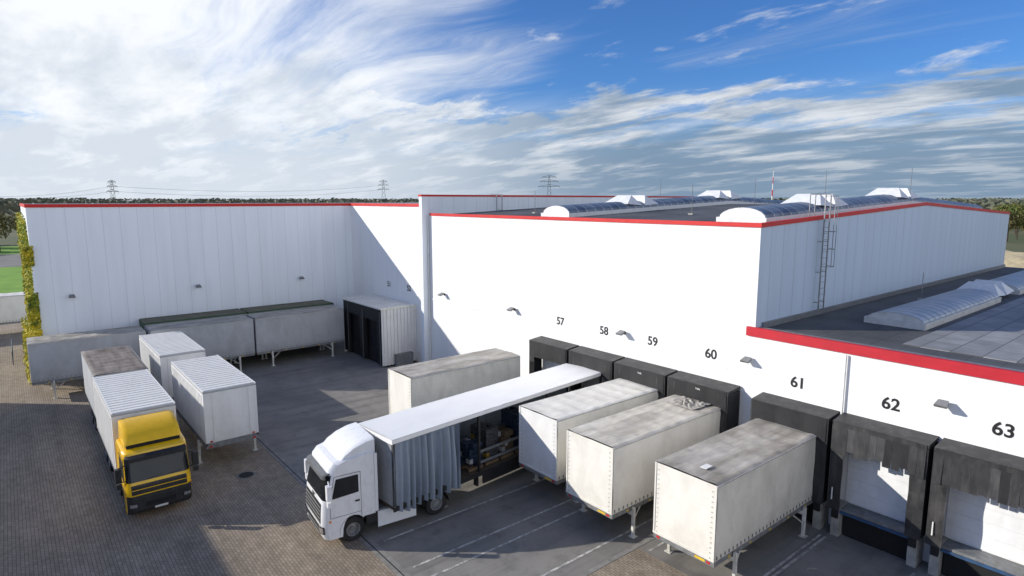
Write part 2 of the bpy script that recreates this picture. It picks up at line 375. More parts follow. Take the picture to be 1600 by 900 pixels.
o=b.obj('manhole_cover',[greysteel,plastic]); tag(o,'round iron manhole cover set in block paving','manhole cover')
# ------------------------------------------------------------------ buildings
WY=25.2
hall=thing('warehouse_hall','tall white warehouse hall with red roof edge and loading docks','building',(-27.5,45,0))
def part(b,name,mats,parent,**k): return b.obj(name,mats,parent,world=True,**k)
X0,X1=-41.0,-13.8; Ya,Yb,Ym=WY,65.5,45.3; E,RG=12.2,13.05
b=MB(); b.quad([(X0,Ya,0),(X1,Ya,0),(X1,Ya,E),(X0,Ya,E)],0)
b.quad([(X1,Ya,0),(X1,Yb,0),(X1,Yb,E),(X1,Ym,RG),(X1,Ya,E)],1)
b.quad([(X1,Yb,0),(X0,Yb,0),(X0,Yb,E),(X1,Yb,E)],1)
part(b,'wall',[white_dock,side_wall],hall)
def roofz(y): return E-.14+(RG-E)*(1-abs(y-Ym)/(Ym-Ya))
b=MB(); b.quad([(X0,Ya,E-.14),(X1-.01,Ya,E-.14),(X1-.01,Ym,RG-.14),(X0,Ym,RG-.14)]); b.quad([(X0,Ym,RG-.14),(X1-.01,Ym,RG-.14),(X1-.01,Yb,E-.14),(X0,Yb,E-.14)])
part(b,'roof',bitumen,hall)
b=MB(); b.box(X0+.25,X1+.05,Ya-.05,Ya+.12,E-.16,E+.03)
def slope(b,x0,x1,ya,za,yb,zb,h0,h1,m=0):
    b.add([(x0,ya,za+h0),(x1,ya,za+h0),(x1,yb,zb+h0),(x0,yb,zb+h0),(x0,ya,za+h1),(x1,ya,za+h1),(x1,yb,zb+h1),(x0,yb,zb+h1)],[(0,3,2,1),(4,5,6,7),(0,1,5,4),(1,2,6,5),(2,3,7,6),(3,0,4,7)],m)
slope(b,X1-.12,X1+.05,Ya+.12,E,Ym,RG,-.16,.03); slope(b,X1-.12,X1+.05,Ym,RG,Yb,E,-.16,.03)
part(b,'roof_edge',red,hall)
b=MB(); b.box(X0+.3,X1-.1,WY-.045,WY+.01,5.52,5.6); part(b,'ledge',white_dock,hall)
def barrel(bn,cx,w,y0,y1,zf,h,parent,mats,curb=.3,step=1.25):
    b=MB(); seg=10; hw=w/2
    n=int((y1-y0)/step)
    def pt(y,k,r=1.0):
        a=math.pi*k/seg; return (cx-hw*math.cos(a)*r,y,zf(y)+curb+h*math.sin(a)*r)
    for i in range(n):
        a0=y0+i*step; a1=a0+step
        for k in range(seg): b.quad([pt(a0,k),pt(a1,k),pt(a1,k+1),pt(a0,k+1)][::-1],0)
        for k in range(seg): 
            p=[pt(a0-.035,k,1.025),pt(a0+.035,k,1.025),pt(a0+.035,k+1,1.025),pt(a0-.035,k+1,1.025)][::-1]; b.quad(p,1)
    yE=y0+n*step
    for y,fl in ((y0,0),(yE,1)):
        ps=[pt(y-.01 if not fl else y+.01,k) for k in range(seg+1)]; b.quad(ps if not fl else ps[::-1],2)
    for i in range(n):
        a0=y0+i*step;a1=a0+step
        slope(b,cx-hw-.1,cx-hw,a0,zf(a0),a1,zf(a1),0,curb+.03,2); slope(b,cx+hw,cx+hw+.1,a0,zf(a0),a1,zf(a1),0,curb+.03,2)
    b.box(cx-hw-.1,cx+hw+.1,y0-.12,y0-.02,zf(y0),zf(y0)+curb+.03,2)
    return part(b,'skylight',mats,parent,smooth=35)
ventw=simple('white_vent_flap',(.74,.75,.76),.45,var=.12,scale=3)
offw=simple('off_white_curb',(.64,.63,.60),.55,var=.2,scale=3)
ribm=simple('skylight_rib',(.30,.32,.34),.5,.3,var=.2,scale=3)
ribw=simple('skylight_rib_pale',(.55,.57,.60),.5,.2,var=.2,scale=3)
def vents(cx,w,y,z,parent,sky_o):
    for s in (-1,1):
        b=MB(); hw=w/2-.05
        y0=y+s*.15; y1=y+s*1.7
        pts=[(cx-hw,y0,z+.35),(cx+hw,y0,z+.35),(cx+hw,y1,z+.45),(cx-hw,y1,z+.45),(cx-hw,(y0+y1)/2-s*.2,z+1.05),(cx+hw,(y0+y1)/2-s*.2,z+1.05)]
        pts[4]=(cx-hw*.55,pts[4][1],pts[4][2]); pts[5]=(cx+hw*.55,pts[5][1],pts[5][2])
        b.add(pts,[(0,1,5,4),(3,4,5,2),(0,4,3),(1,2,5)],0)
        o=b.obj('vent_flap',ventw,parent,world=True)
for cx in (-15.9,-28.8):
    s_=barrel('b',cx,2.4,27.2,62,roofz,.5,hall,[polyd,ribw,ventw],.22,.8)
    for vy in (34.5,45.5): vents(cx,2.4,vy,roofz(vy)+.05,hall,s_)
def ladder(parent,x,y,z0,z1,cage=True,out=1):
    b=MB(); d=.22*out
    for yy in (y-.28,y+.28):
        b.box(min(x+d,x+d+.05*out),max(x+d,x+d+.05*out),yy-.025,yy+.025,z0,z1+1.1)
        b.cyl((x+d,yy,z1+1.1),(x-.5*out,yy,z1+1.1),.025,6)
        b.cyl((x-.5*out,yy,z1+1.1),(x-.5*out,yy,z1-.1),.025,6)
    k=z0+.2
    while k<z1: b.cyl((x+d+.02*out,y-.28,k),(x+d+.02*out,y+.28,k),.016,5); k+=.3
    k=z0+.4
    while k<z1: b.cyl((x,y-.28,k),(x+d,y-.28,k),.02,4); b.cyl((x,y+.28,k),(x+d,y+.28,k),.02,4); k+=1.5
    if cage:
        k=z0+2.2; rings=[]
        while k<=z1+1.1:
            ps=[(x+d+.5*out*math.sin(math.pi*i/6),y-.3*math.cos(math.pi*i/6),k) for i in range(7)]
            for i in range(6): b.cyl(ps[i],ps[i+1],.018,4)
            rings.append(ps); k+=.85
        for i in (1,2,3,4,5): b.cyl(rings[0][i],rings[-1][i],.014,4)
    return part(b,'ladder',steel,parent)
ladder(hall,-13.8,30.9,7.8,12.4)
def lamp(parent,x,y,z,dirv):
    b=MB()
    if dirv=='y':
        b.box(x-.05,x+.05,y-.08,y,z-.08,z+.08,1); b.cyl((x,y-.06,z+.02),(x,y-.3,z+.1),.02,6,1)
        b.add([(x-.2,y-.55,z+.02),(x+.2,y-.55,z+.02),(x+.16,y-.2,z+.16),(x-.16,y-.2,z+.16),(x-.2,y-.5,z-.06),(x+.2,y-.5,z-.06),(x+.16,y-.2,z+.02),(x-.16,y-.2,z+.02)],[(0,1,2,3),(4,7,6,5),(0,4,5,1),(1,5,6,2),(2,6,7,3),(3,7,4,0)],0)
    else:
        b.box(x,x+.08,y-.05,y+.05,z-.08,z+.08,1); b.cyl((x+.06,y,z+.02),(x+.3,y,z+.1),.02,6,1)
        b.add([(x+.55,y-.2,z+.02),(x+.55,y+.2,z+.02),(x+.2,y+.16,z+.16),(x+.2,y-.16,z+.16),(x+.5,y-.2,z-.06),(x+.5,y+.2,z-.06),(x+.2,y+.16,z+.02),(x+.2,y-.16,z+.02)],[(0,1,2,3),(4,7,6,5),(0,4,5,1),(1,5,6,2),(2,6,7,3),(3,7,4,0)],0)
    return part(b,'wall_lamp',[greysteel,plastic],parent)
for x in (-13.95,-21.2,-30.5,-38.8): lamp(hall,x,WY,6.15,'y')
for x,t in ((-26.2,'57'),(-22.7,'58'),(-19.35,'59'),(-15.95,'60')):
    text_mesh(t,.64,numbk,'dock_number',(x,WY-.012,6.0),(R(90),0,0),hall,offset=.013)
for px_,py_,h_ in ((-34,30,1.6),(-22,32,1.8),(-20,45,2.4),(-27,48,2.2),(-35,46,2.2),(-15,46,2.4)):
    b=MB(); z=roofz(py_); b.cyl((px_,py_,z),(px_,py_,z+h_),.02,5); b.box(px_-.15,px_+.15,py_-.15,py_+.15,z,z+.08,1); part(b,'lightning_rod',[steel,concrete],hall)
wing=thing('warehouse_wing','high white warehouse wing with panel walls and red roof edge','building',(-60,30,0))
WX=-54.8; T=12.9; YS=1.1; XB=-72; XF=-41.4
b=MB()
b.quad([(WX,YS,0),(WX,WY,0),(WX,WY,T),(WX,YS,T)],0)
b.quad([(XB,YS,0),(WX,YS,0),(WX,YS,T),(XB,YS,T)],0)
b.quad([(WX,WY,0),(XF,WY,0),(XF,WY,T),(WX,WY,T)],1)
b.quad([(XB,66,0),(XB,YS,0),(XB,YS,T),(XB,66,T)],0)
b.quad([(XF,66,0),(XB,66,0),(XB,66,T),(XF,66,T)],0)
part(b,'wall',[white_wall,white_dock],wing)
b=MB(); b.quad([(XB,YS,T-.2),(WX,YS,T-.2),(WX,66,T-.2),(XB,66,T-.2)]); b.quad([(WX,WY,T-.2),(XF,WY,T-.2),(XF,66,T-.2),(WX,66,T-.2)])
part(b,'roof',bitumen,wing)
b=MB(); b.box(WX-.15,WX+.05,YS-.05,WY-.05,T-.2,T+.04); b.box(WX-.15,XF,WY-.05,WY+.15,T-.2,T+.04); b.box(XB,WX-.15,YS-.05,YS+.15,T-.2,T+.04)
part(b,'roof_edge',red,wing)
b=MB(); b.box(XF,X0,WY-.55,66,0,13.5,0); part(b,'fire_wall',white_wall,wing)
b=MB(); b.box(XF-.04,X0+.04,WY-.6,66.05,13.5,13.64); part(b,'fire_wall_coping',red,wing)
ladder(wing,X0,32.0,12.2,12.6,False)
b=MB(); b.cyl((X0+.1,WY-.1,0),(X0+.1,WY-.1,12.0),.05,10); part(b,'downpipe',whitem,wing)
b=MB(); b.box(WX+.3,XF-.1,WY-.045,WY+.01,5.52,5.6); part(b,'ledge',white_dock,wing)
for y in (3.2,11.6,20.1): lamp(wing,WX,y,6.25,'x')
for x,t in ((-47.6,'51'),(-44.2,'52')): text_mesh(t,.64,numbk,'dock_number',(x,WY-.012,6.0),(R(90),0,0),wing,offset=.013)
lx0,lx1,ly0,ly1,lh=-50.3,-43.2,22.1,WY-.02,4.75
b=MB(); y=ly0;k=0
while y<ly1-.01:
    y2=min(y+.155,ly1); dx=.07 if k%2 else 0
    b.box(lx1-.04,lx1+dx,y,y2,.15,lh-.06,0); y=y2;k+=1
part(b,'load_house_wall',[boxw],wing)
b=MB(); b.box(lx0,lx0+.08,ly0,ly1,0,lh-.06,0); part(b,'load_house_wall',[boxw],wing)
b=MB(); b.box(lx0-.08,lx1+.12,ly0-.12,ly1,lh-.06,lh+.06,0)
y=ly0+.2
while y<ly1-.2: b.box(lx0,lx1+.05,y,y+.05,lh+.06,lh+.1,0); y+=.4
part(b,'load_house_roof',[tarpB],wing)
b=MB(); cxm=(lx0+lx1)/2
for a,c_ in ((lx0+.08,lx0+.85),(cxm-.4,cxm+.4),(lx1-.8,lx1-.05)): b.box(a,c_,ly0,ly0+.3,0.2,lh-.07,0)
b.box(lx0+.85,cxm-.4,ly0,ly0+.25,lh-1.1,lh-.07,0); b.box(cxm+.4,lx1-.8,ly0,ly0+.25,lh-1.1,lh-.07,0)
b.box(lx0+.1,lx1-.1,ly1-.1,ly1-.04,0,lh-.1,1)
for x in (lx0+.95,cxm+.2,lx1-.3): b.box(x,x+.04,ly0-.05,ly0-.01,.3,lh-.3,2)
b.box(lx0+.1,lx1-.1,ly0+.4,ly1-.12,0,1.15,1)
b.box(lx0+.1,lx1-.1,ly0+.5,ly0+.56,1.15,lh-.1,1)  # near-black sheet standing in for the unlit interior behind the mouth
part(b,'dock_shelter',[black,darkm,greyplast],wing)
b=MB(); b.box(lx1+.12,lx1+.5,ly0+1.0,ly0+2.5,0.02,.95,0); b.box(lx1+.1,lx1+.52,ly0+.98,ly0+2.52,.95,1.0,0)
o=b.obj('utility_cabinet',greysteel); tag(o,'low grey steel cabinet beside the dock','cabinet')
def shelter(parent,cx,flaps=False,open_=False,logo=False):
    w=3.25; x0=cx-w/2;x1=cx+w/2; yf=24.15; yb=WY-.06; zt=4.85
    b=MB()
    b.add([(x0,yf,zt-.1),(x1,yf,zt-.1),(x1,yb,zt),(x0,yb,zt),(x0,yf,zt-.22),(x1,yf,zt-.22),(x1,yb,zt-.12),(x0,yb,zt-.12)],[(0,1,2,3),(4,7,6,5),(0,4,5,1),(1,5,6,2),(2,6,7,3),(3,7,4,0)],1)
    b.box(x0,x0+.06,yf+.03,yb,1.25,zt-.22,0); b.box(x1-.06,x1,yf+.03,yb,1.25,zt-.22,0)
    fr=part(b,'dock_shelter',[black,blacktop],parent)
    def sub(bb,nm,mats,**k): return bb.obj(nm,mats,fr,**k)
    h=MB()
    if flaps:
        nfl=12; ww=(w-.12)/nfl
        h.box(x0+.06,x1-.06,yf-.03,yf,zt-.3,zt-.12,1)
        for i in range(nfl):
            L=random.uniform(1.0,1.08) if random.random()>.12 else random.uniform(.85,.95); t=random.uniform(-.02,.02); a=x0+.06+i*ww
            o1=random.uniform(.03,.07); o2=random.uniform(.03,.07)
            h.add([(a+.002,yf-.035,zt-.28),(a+ww-.002,yf-.035,zt-.28),(a+ww-.005+t,yf-.04-o1,zt-.28-L),(a+.005+t,yf-.04-o2,zt-.28-L)],[(0,1,2,3)],random.choice((0,1,1,1,2)))
    else:
        h.grid(lambda u,v:(x0+.06+(w-.12)*u,yf-.03-.03*abs(math.sin(u*9)),zt-.12-.95*v),18,4,0); h.box(x0,x1,yf-.02,yf,zt-.3,zt-.11,1)
    sub(h,'head_curtain',[black,blacktop,flapm])
    for s,xa in ((1,x0),(-1,x1)):
        c=MB(); wd=.5
        c.grid(lambda u,v:(xa+s*wd*v,yf-.01-.06*v*abs(math.sin(u*7+xa)),zt-.25-(zt-.25-1.2)*u),14,4,0,flip=(s>0))
        if s>0: c.box(min(xa+s*.18,xa+s*.22),max(xa+s*.18,xa+s*.22),yf-.09,yf-.075,1.6,2.1,1)
        sub(c,'side_curtain',[blacktop,whitem])
    d=MB(); z=1.25
    while z<4.1:
        d.box(cx-1.3,cx+1.3,yb-.06,yb,z,z+.5,0); z+=.506
    sub(d,'door',[doorw])
    l=MB(); l.box(cx-1.25,cx+1.25,yf+.25,yb-.02,1.08,1.2,0); l.box(cx-1.2,cx+1.2,yf+.19,yf+.249,1.0,1.1,1)
    for s in (-1,1):
        l.box(cx+s*1.35-.15,cx+s*1.35+.15,yf+.2,yb-.02,0,1.23,2); l.box(cx+s*1.35-.12,cx+s*1.35+.12,yf+.08,yf+.199,.8,1.2,3)
    l.box(cx-1.15,cx+1.15,yf+.5,yb-.05,0.01,1.0,4)  # near-black block standing in for the shade beneath the leveller
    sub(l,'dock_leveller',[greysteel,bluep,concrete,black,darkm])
    if logo: text_mesh('Hafa',.13,whitem,'maker_name',(cx+.1,yf-.06,zt-.3),(R(90),0,0),fr,world=False,offset=.0)
    return fr
for i,x in enumerate((-26.2,-22.75,-19.35,-15.95)): shelter(hall,x,logo=(i>1))
annex=thing('warehouse_annex','low white warehouse annex with flat roof and red fascia','building',(0,45,0))
AX0,AX1,AY=-14.1,24,25.12; AT=7.5
b=MB(); b.quad([(AX0,AY,0),(AX1,AY,0),(AX1,AY,AT),(AX0,AY,AT)]); b.quad([(AX0,WY,0),(AX0,AY,0),(AX0,AY,AT),(AX0,WY,AT)]); b.quad([(AX1,AY,0),(AX1,66,0),(AX1,66,AT),(AX1,AY,AT)]); b.quad([(AX1,66,0),(X1,66,0),(X1,66,AT),(AX1,66,AT)])
part(b,'wall',white_dock,annex)
AZ=7.55
b=MB(); b.quad([(X1+.01,AY,AZ),(AX1,AY,AZ),(AX1,66,AZ),(X1+.01,66,AZ)]); part(b,'roof',bitumen,annex)
b=MB(); b.box(-8.6,AX1,27.0,64,AZ,AZ+.03); part(b,'roof_slabs',slabs,annex)
b=MB(); b.box(AX0-.05,AX1,AY-.07,AY+.12,AT-.25,AZ+.1,0); b.box(X1+.02,AX1,AY+.13,AY+.5,AZ,AZ+.07,1); b.box(AX1-.3,AX1,AY+.5,66,AZ,AZ+.15,1)
part(b,'fascia',[redp,greysteel],annex)
b=MB(); b.box(X1+.005,X1+.12,AY+.6,65.5,AZ,AZ+.25); part(b,'wall_flashing',steel,annex)
s_=barrel('b',-10.2,2.3,30.8,43,lambda y:AZ,.36,annex,[poly,ribm,offw],.25,.75)
barrel('b',-10.2,2.3,47,64,lambda y:AZ,.36,annex,[poly,ribm,offw],.25,.75)
for vy in (44.6,): vents(-10.2,2.3,vy,AZ-.15,annex,s_)
barrel('b',-1.5,2.3,30.8,62,lambda y:AZ,.36,annex,[poly,ribm,offw],.25,.75)
b=MB(); b.cyl((-9.87,AY-.1,1.0),(-9.87,AY-.1,AT-.3),.045,10); part(b,'downpipe',whitem,annex)
for x in (-6.5,2.0): lamp(annex,x,AY,6.1,'y')
for x,t in ((-11.73,'61'),(-8.2,'62'),(-4.8,'63'),(-1.4,'64')): text_mesh(t,.64,numbk,'dock_number',(x,AY-.012,5.6),(R(90),0,0),annex,offset=.013)
for i,x in enumerate((-11.6,-8.2,-4.8,-1.4)): shelter(annex,x,flaps=(i>0))
for x in (-12,-3): 
    b=MB(); b.cyl((x,40,AZ),(x,40,AZ+1.6),.02,5); b.box(x-.15,x+.15,39.85,40.15,AZ+.001,AZ+.09,1); part(b,'lightning_rod',[steel,concrete],annex)
opp=thing('warehouse','long white warehouse across the yard from the docks','building',(-30,-30,0))
b=MB(); b.quad([(-65,-16.3,0),(30,-16.3,0),(30,-16.3,12),(-65,-16.3,12)][::-1]); b.quad([(-65,-16.3,0),(-65,-60,0),(-65,-60,12),(-65,-16.3,12)]); b.quad([(30,-16.3,0),(30,-60,0),(30,-60,12),(30,-16.3,12)]); b.quad([(-65,-60,0),(30,-60,0),(30,-60,12),(-65,-60,12)])
part(b,'wall',white_wall,opp)
b=MB(); b.quad([(-65,-60,11.9),(30,-60,11.9),(30,-16.3,11.9),(-65,-16.3,11.9)]); part(b,'roof',bitumen,opp)
b=MB(); b.box(-65.05,30.05,-16.35,-16.2,11.8,12.04); part(b,'roof_edge',red,opp)
# ------------------------------------------------------------------ wheels
def wheel(parent,x,y,r=.5,w=.32,out=1,dual=False):
    b=MB(); ws=[0] if not dual else [0,-out*.36]
    for o_ in ws:
        h=w/2
        b.lathe((x,y+o_,r),[(r*.56,-h),(r*.62,-h-.005),(r*.9,-h),(r*.985,-h+.05),(r,-h+.08),(r,h-.08),(r*.985,h-.05),(r*.9,h),(r*.62,h+.005),(r*.56,h)],30,0)
    t=b.obj('wheel',rubber,parent,smooth=40)
    b=MB(); o1=out*w/2
    pr=[(.0,o1*.55),(.09,o1*.55),(.10,o1*.2),(.2,o1*.12),(r*.46,o1*.6),(r*.50,o1*.95),(r*.58,o1*.98)]
    pr=[(max(a,.001),c) for a,c in pr]
    b.lathe((x,y,r),pr,28,0)
    for i in range(10):
        a=2*math.pi*i/10; cx=x+.165*math.cos(a); cz=r+.165*math.sin(a)
        b.cyl((cx,y+o1*.1,cz),(cx,y+o1*.32,cz),.016,5,0)
    b.obj('rim',rimm,t,smooth=35)
    return t
# ------------------------------------------------------------------ cab
def interpF(F,z):
    for i in range(len(F)-1):
        if F[i][1]<=z<=F[i+1][1]: 
            t=(z-F[i][1])/max(1e-6,F[i+1][1]-F[i][1]); return F[i][0]+(F[i+1][0]-F[i][0])*t
    return F[-1][0]
def adj(x,s,z,hw,rx=.22,zr=3.0,rd=.05):
    k=max(0,(abs(s)-.80)/.20)
    wgt=min(1,max(0,(x-1.2)/.6))
    x2=x-rx*k*k*wgt
    z2=z-(rd*k*k if z>zr else 0)
    hh=hw-.05*max(0,(z-1.9)/1.8)
    return x2,s*hh,z2
ST=[-1,-.975,-.94,-.9,-.85,-.80,-.4,0,.4,.80,.85,.9,.94,.975,1]
def loft(b,prof,hw,m=0,**k):
    n=len(prof); vs=[]
    for s in ST:
        for x,z in prof: vs.append(adj(x,s,z,hw,**k))
    fs=[]
    for i in range(len(ST)-1):
        for j in range(n):
            j2=(j+1)%n; fs.append((i*n+j,i*n+j2,(i+1)*n+j2,(i+1)*n+j))
    fs.append(tuple(range(n))[::-1]); L=(len(ST)-1)*n; fs.append(tuple(range(L,L+n)))
    b.add(vs,fs,m)
def fpanel(b,F,s0,s1,zs,off,hw=1.25,m=0,zr=9.0):
    st=[s for s in ST if s0<s<s1]; st=[s0]+st+[s1]
    zs=sorted(set(list(zs)+[f[1] for f in F if zs[0]<f[1]<zs[-1]]))
    vs=[];nz=len(zs)
    for s in st:
        for z in zs:
            x,y,z2=adj(interpF(F,z),s,z,hw,zr=zr); vs.append((x+off,y*1.001,z2))
    fs=[(i*nz+j,(i+1)*nz+j,(i+1)*nz+j+1,i*nz+j+1) for i in range(len(st)-1) for j in range(nz-1)]
    b.add(vs,fs,m)
def cab(parent,style):
    tall=style=='tall'
    if tall:
        F=[(2.20,.35),(2.28,.5),(2.30,1.0),(2.27,1.5),(2.22,1.90),(1.98,2.88),(1.93,3.10),(1.74,3.30),(1.2,3.42),(.3,3.5),(0,3.5)]
        paint=whitep; wz=(1.93,2.88); zr=3.05; hw=1.25
    else:
        F=[(2.12,.35),(2.2,.5),(2.22,1.0),(2.19,1.5),(2.14,1.68),(1.90,2.66),(1.84,2.84),(1.62,2.94),(.8,2.98),(.3,3.0),(0,3.0)]
        paint=yellowp; wz=(1.70,2.68); zr=2.75; hw=1.22
    arc=[(1.0+.6*math.cos(R(a)),.52+.6*math.sin(R(a))) for a in (140,115,90,65,40,15,0)]
    prof=F+[(0,.95),(.5,.95)]+arc+[(1.62,.35)]
    b=MB(); loft(b,prof,hw,zr=zr)
    cb_=b.obj('cab',paint,parent,smooth=30)
    def sub(b,n,m,**k): return b.obj(n,m,cb_,**k)
    b=MB(); fpanel(b,F,-.96,.96,[wz[0],(wz[0]+wz[1])/2,wz[1]],.012,hw); sub(b,'windscreen',glass,smooth=40)
    for s in (-.35,.25):
        b=MB(); x,y,z=adj(interpF(F,wz[0]+.02),s,wz[0]+.02,hw,zr=9); x2,y2,z2=adj(interpF(F,wz[0]+.3),s+.5,wz[0]+.12,hw,zr=9); b.cyl((x+.03,y,z),(x2+.05,y2,z2),.012,5)
        sub(b,'wiper',plastic)
    b=MB(); zt=wz[1]; xf=interpF(F,zt)
    vs=[];st=[s for s in ST if abs(s)<.96]
    for s in st:
        x,y,z=adj(xf,s,zt,hw,zr=9); vs+=[(x+.02,y,z+.10),(x+.22,y,z+.03),(x+.22,y,z-.13),(x+.20,y,z-.13),(x+.19,y,z-.0),(x+.02,y,z+.05)]
    fs=[]
    for i in range(len(st)-1):
        for j in range(6): j2=(j+1)%6; fs.append((i*6+j,(i+1)*6+j,(i+1)*6+j2,i*6+j2))
    b.add(vs,fs); sub(b,'sun_visor',plastic if not tall else greyplast,smooth=40)
    if tall:
        b=MB(); fpanel(b,F,-.78,.78,[.96,1.5,1.74],.012,hw,0)
        for k in range(5):
            z=1.02+k*.145; fpanel(b,F,-.76,.76,[z,z+.04],.035,hw,1)
        sub(b,'grille',[plastic,slatm])
        b=MB(); fpanel(b,F,-.62,.62,[.42,.5,.84],.014,hw,0)
        for k in range(2): fpanel(b,F,-.6,.6,[.52+k*.14,.56+k*.14],.03,hw,1)
        sub(b,'lower_grille',[plastic,slatm])
        text_mesh('DAF',.17,plastic,'badge',(2.268,0,1.83),(R(82),0,R(90)),cb_,world=False,offset=.004)
    else:
        b=MB(); fpanel(b,F,-.985,.985,[.36,.5,1.14],.03,hw); sub(b,'bumper',plastic)
        b=MB(); fpanel(b,F,-.84,.84,[1.18,1.5,1.58],.014,hw,0)
        fpanel(b,F,-.82,.82,[1.37,1.40],.035,hw,1)
        sub(b,'grille',[plastic,yellowp])
        b=MB(); fpanel(b,F,-.45,.45,[.6,.8],.05,hw,0); sub(b,'lower_grille',[darkm])
        b=MB(); fpanel(b,F,-.2,.2,[.42,.53],.055,hw,0); sub(b,'number_plate',[whitem])
    for s in (-1,1):
        b=MB(); a,c=(.68,.95) if s>0 else (-.95,-.68)
        zz=[.60,.90] if tall else [.62,.84]
        fpanel(b,F,a,c,zz,.045,hw,1); aa,c2=(a+.03,c-.03); fpanel(b,F,aa,c2,[zz[0]+.04,zz[1]-.04],.055,hw,0)
        sub(b,'headlight',[chrome,plastic])
        b=MB(); yo=s*(hw+.008)
        wb,wt=(2.02,2.72) if tall else (1.78,2.52)
        pts=[(.72,yo,wb),(1.88,yo,wb-.06),(1.68,yo-s*.02,wt),(.72,yo-s*.02,wt)]
        b.quad(pts if s<0 else pts[::-1]); sub(b,'side_window',glass)
        b=MB()
        for p0,p1 in (((.62,1.0),(.62,wt+.1)),((1.96,1.2),(1.96,wb-.05)),((1.96,wb-.05),(1.74,wt+.1)),((.62,wt+.1),(1.74,wt+.1)),((.62,1.2),(1.96,1.2))):
            b.cyl((p0[0],s*(hw-.004),p0[1]),(p1[0],s*(hw-.008-.02*(p1[1]>2.4)),p1[1]),.010,4)
        b.box(.70,.88,min(yo,yo+s*.03),max(yo,yo+s*.03),1.65,1.71); sub(b,'door_seam',plastic)
        b=MB(); b.box(.0,.42,min(s*.9,s*(hw-.02)),max(s*.9,s*(hw-.02)),.55,.93); sub(b,'step',plastic)
        b=MB()
        for i in range(9):
            a0=R(-5+20*i+0); a1=R(-5+20*(i+1)); 
            p=lambda a,y:(1.0+.6*math.cos(a),y,.52+.6*math.sin(a))
            b.quad([p(a0,s*.9),p(a0,s*(hw+.02)),p(a1,s*(hw+.02)),p(a1,s*.9)])
        sub(b,'mudguard',plastic)
        b=MB(); mx=2.04; my=s*(hw+.2)
        b.box(mx-.08,mx+.12,my-.11,my+.11,wb+.05,wb+.62,0); b.box(mx-.09,mx-.081,my-.09,my+.09,wb+.09,wb+.58,1)
        b.cyl((mx-.05,s*(hw-.05),wb+.68),(mx,my,wb+.62),.025,6); b.cyl((mx-.05,s*(hw-.05),wb),(mx,my,wb+.05),.025,6)
        b.box(mx-.08,mx+.1,my-.1,my+.1,wb-.22,wb-.02,0)
        sub(b,'mirror',[whitep if tall else plastic,glass],bevel=.03)
        b=MB(); b.box(1.95,2.03,min(yo,yo+s*.02),max(yo,yo+s*.02),1.05,1.13); sub(b,'indicator_lamp',amber)
    if tall:
        pr=[(1.50,3.34),(1.22,3.56),(.8,3.78),(.3,3.93),(-.1,3.98),(-.1,3.3),(0,3.3)]
        b=MB(); loft(b,pr,hw-.09,zr=2.9,rd=.05,rx=.12); sub(b,'roof_deflector',paint,smooth=28)
    else:
        b=MB(); b.box(.15,1.50,-1.0,1.0,2.93,3.13); sub(b,'deflector_gap_shade',darkm)  # dark box standing in for the shaded gap below the deflector
        pr=[(1.55,3.12),(1.47,3.24),(1.12,3.48),(.7,3.67),(.2,3.78),(-.1,3.80),(-.1,3.0),(.2,3.12)]
        b=MB(); loft(b,pr,1.1,zr=2.9,rd=.06,rx=.14); sub(b,'roof_deflector',paint,smooth=28)
    for s in (-1,1):
        b=MB(); b.box(-.14,-.01,min(s*(hw-.06),s*(hw-.01)),max(s*(hw-.06),s*(hw-.01)),1.0,3.4 if tall else 2.8); sub(b,'side_fairing',paint)
    return cb_
def chassis(parent,x0,x1):
    b=MB(); 
    for y in (-.42,.42): b.box(x0,x1,y-.05,y+.05,.72,.98)
    k=x0+.2
    while k<x1: b.box(k,k+.1,-.37,.37,.75,.95); k+=1.0
    b.obj('chassis',plastic,parent)
hd=Vector((-.10,-.995,0)).normalized(); ang=math.atan2(hd.y,hd.x)
tr=thing('truck','white tractor unit with tall cab and roof deflector','truck',(-22.35,10.42,0),ang)
cw=cab(tr,'tall'); cw.scale=(.91,1,1); chassis(tr,-3.9,1.4)
for s in (-1,1):
    wheel(tr,.91,s*1.05,.5,.31,s); wheel(tr,-2.7,s*1.02,.5,.30,s,True)
    b=MB(); b.box(-1.7,-.15,min(s*.6,s*1.18),max(s*.6,s*1.18),.35,1.0); o=b.obj('fuel_tank',greysteel if s>0 else plastic,tr,bevel=.08)
    b=MB(); b.box(-1.75,-.1,min(s*1.19,s*1.22),max(s*1.19,s*1.22),.3,.95); b.obj('side_skirt',whitep,tr)
    b=MB()
    for i in range(8):
        a0=R(0+22.5*i);a1=R(22.5*(i+1)); p=lambda a,y:(-2.7+.58*math.cos(a),y,.5+.58*math.sin(a))
        b.quad([p(a0,s*.68),p(a0,s*1.22),p(a1,s*1.22),p(a1,s*.68)])
    b.obj('rear_mudguard',plastic,tr)
b=MB(); b.cyl((-2.4,0,1.0),(-2.4,0,1.12),.5,20); b.obj('fifth_wheel',plastic,tr)
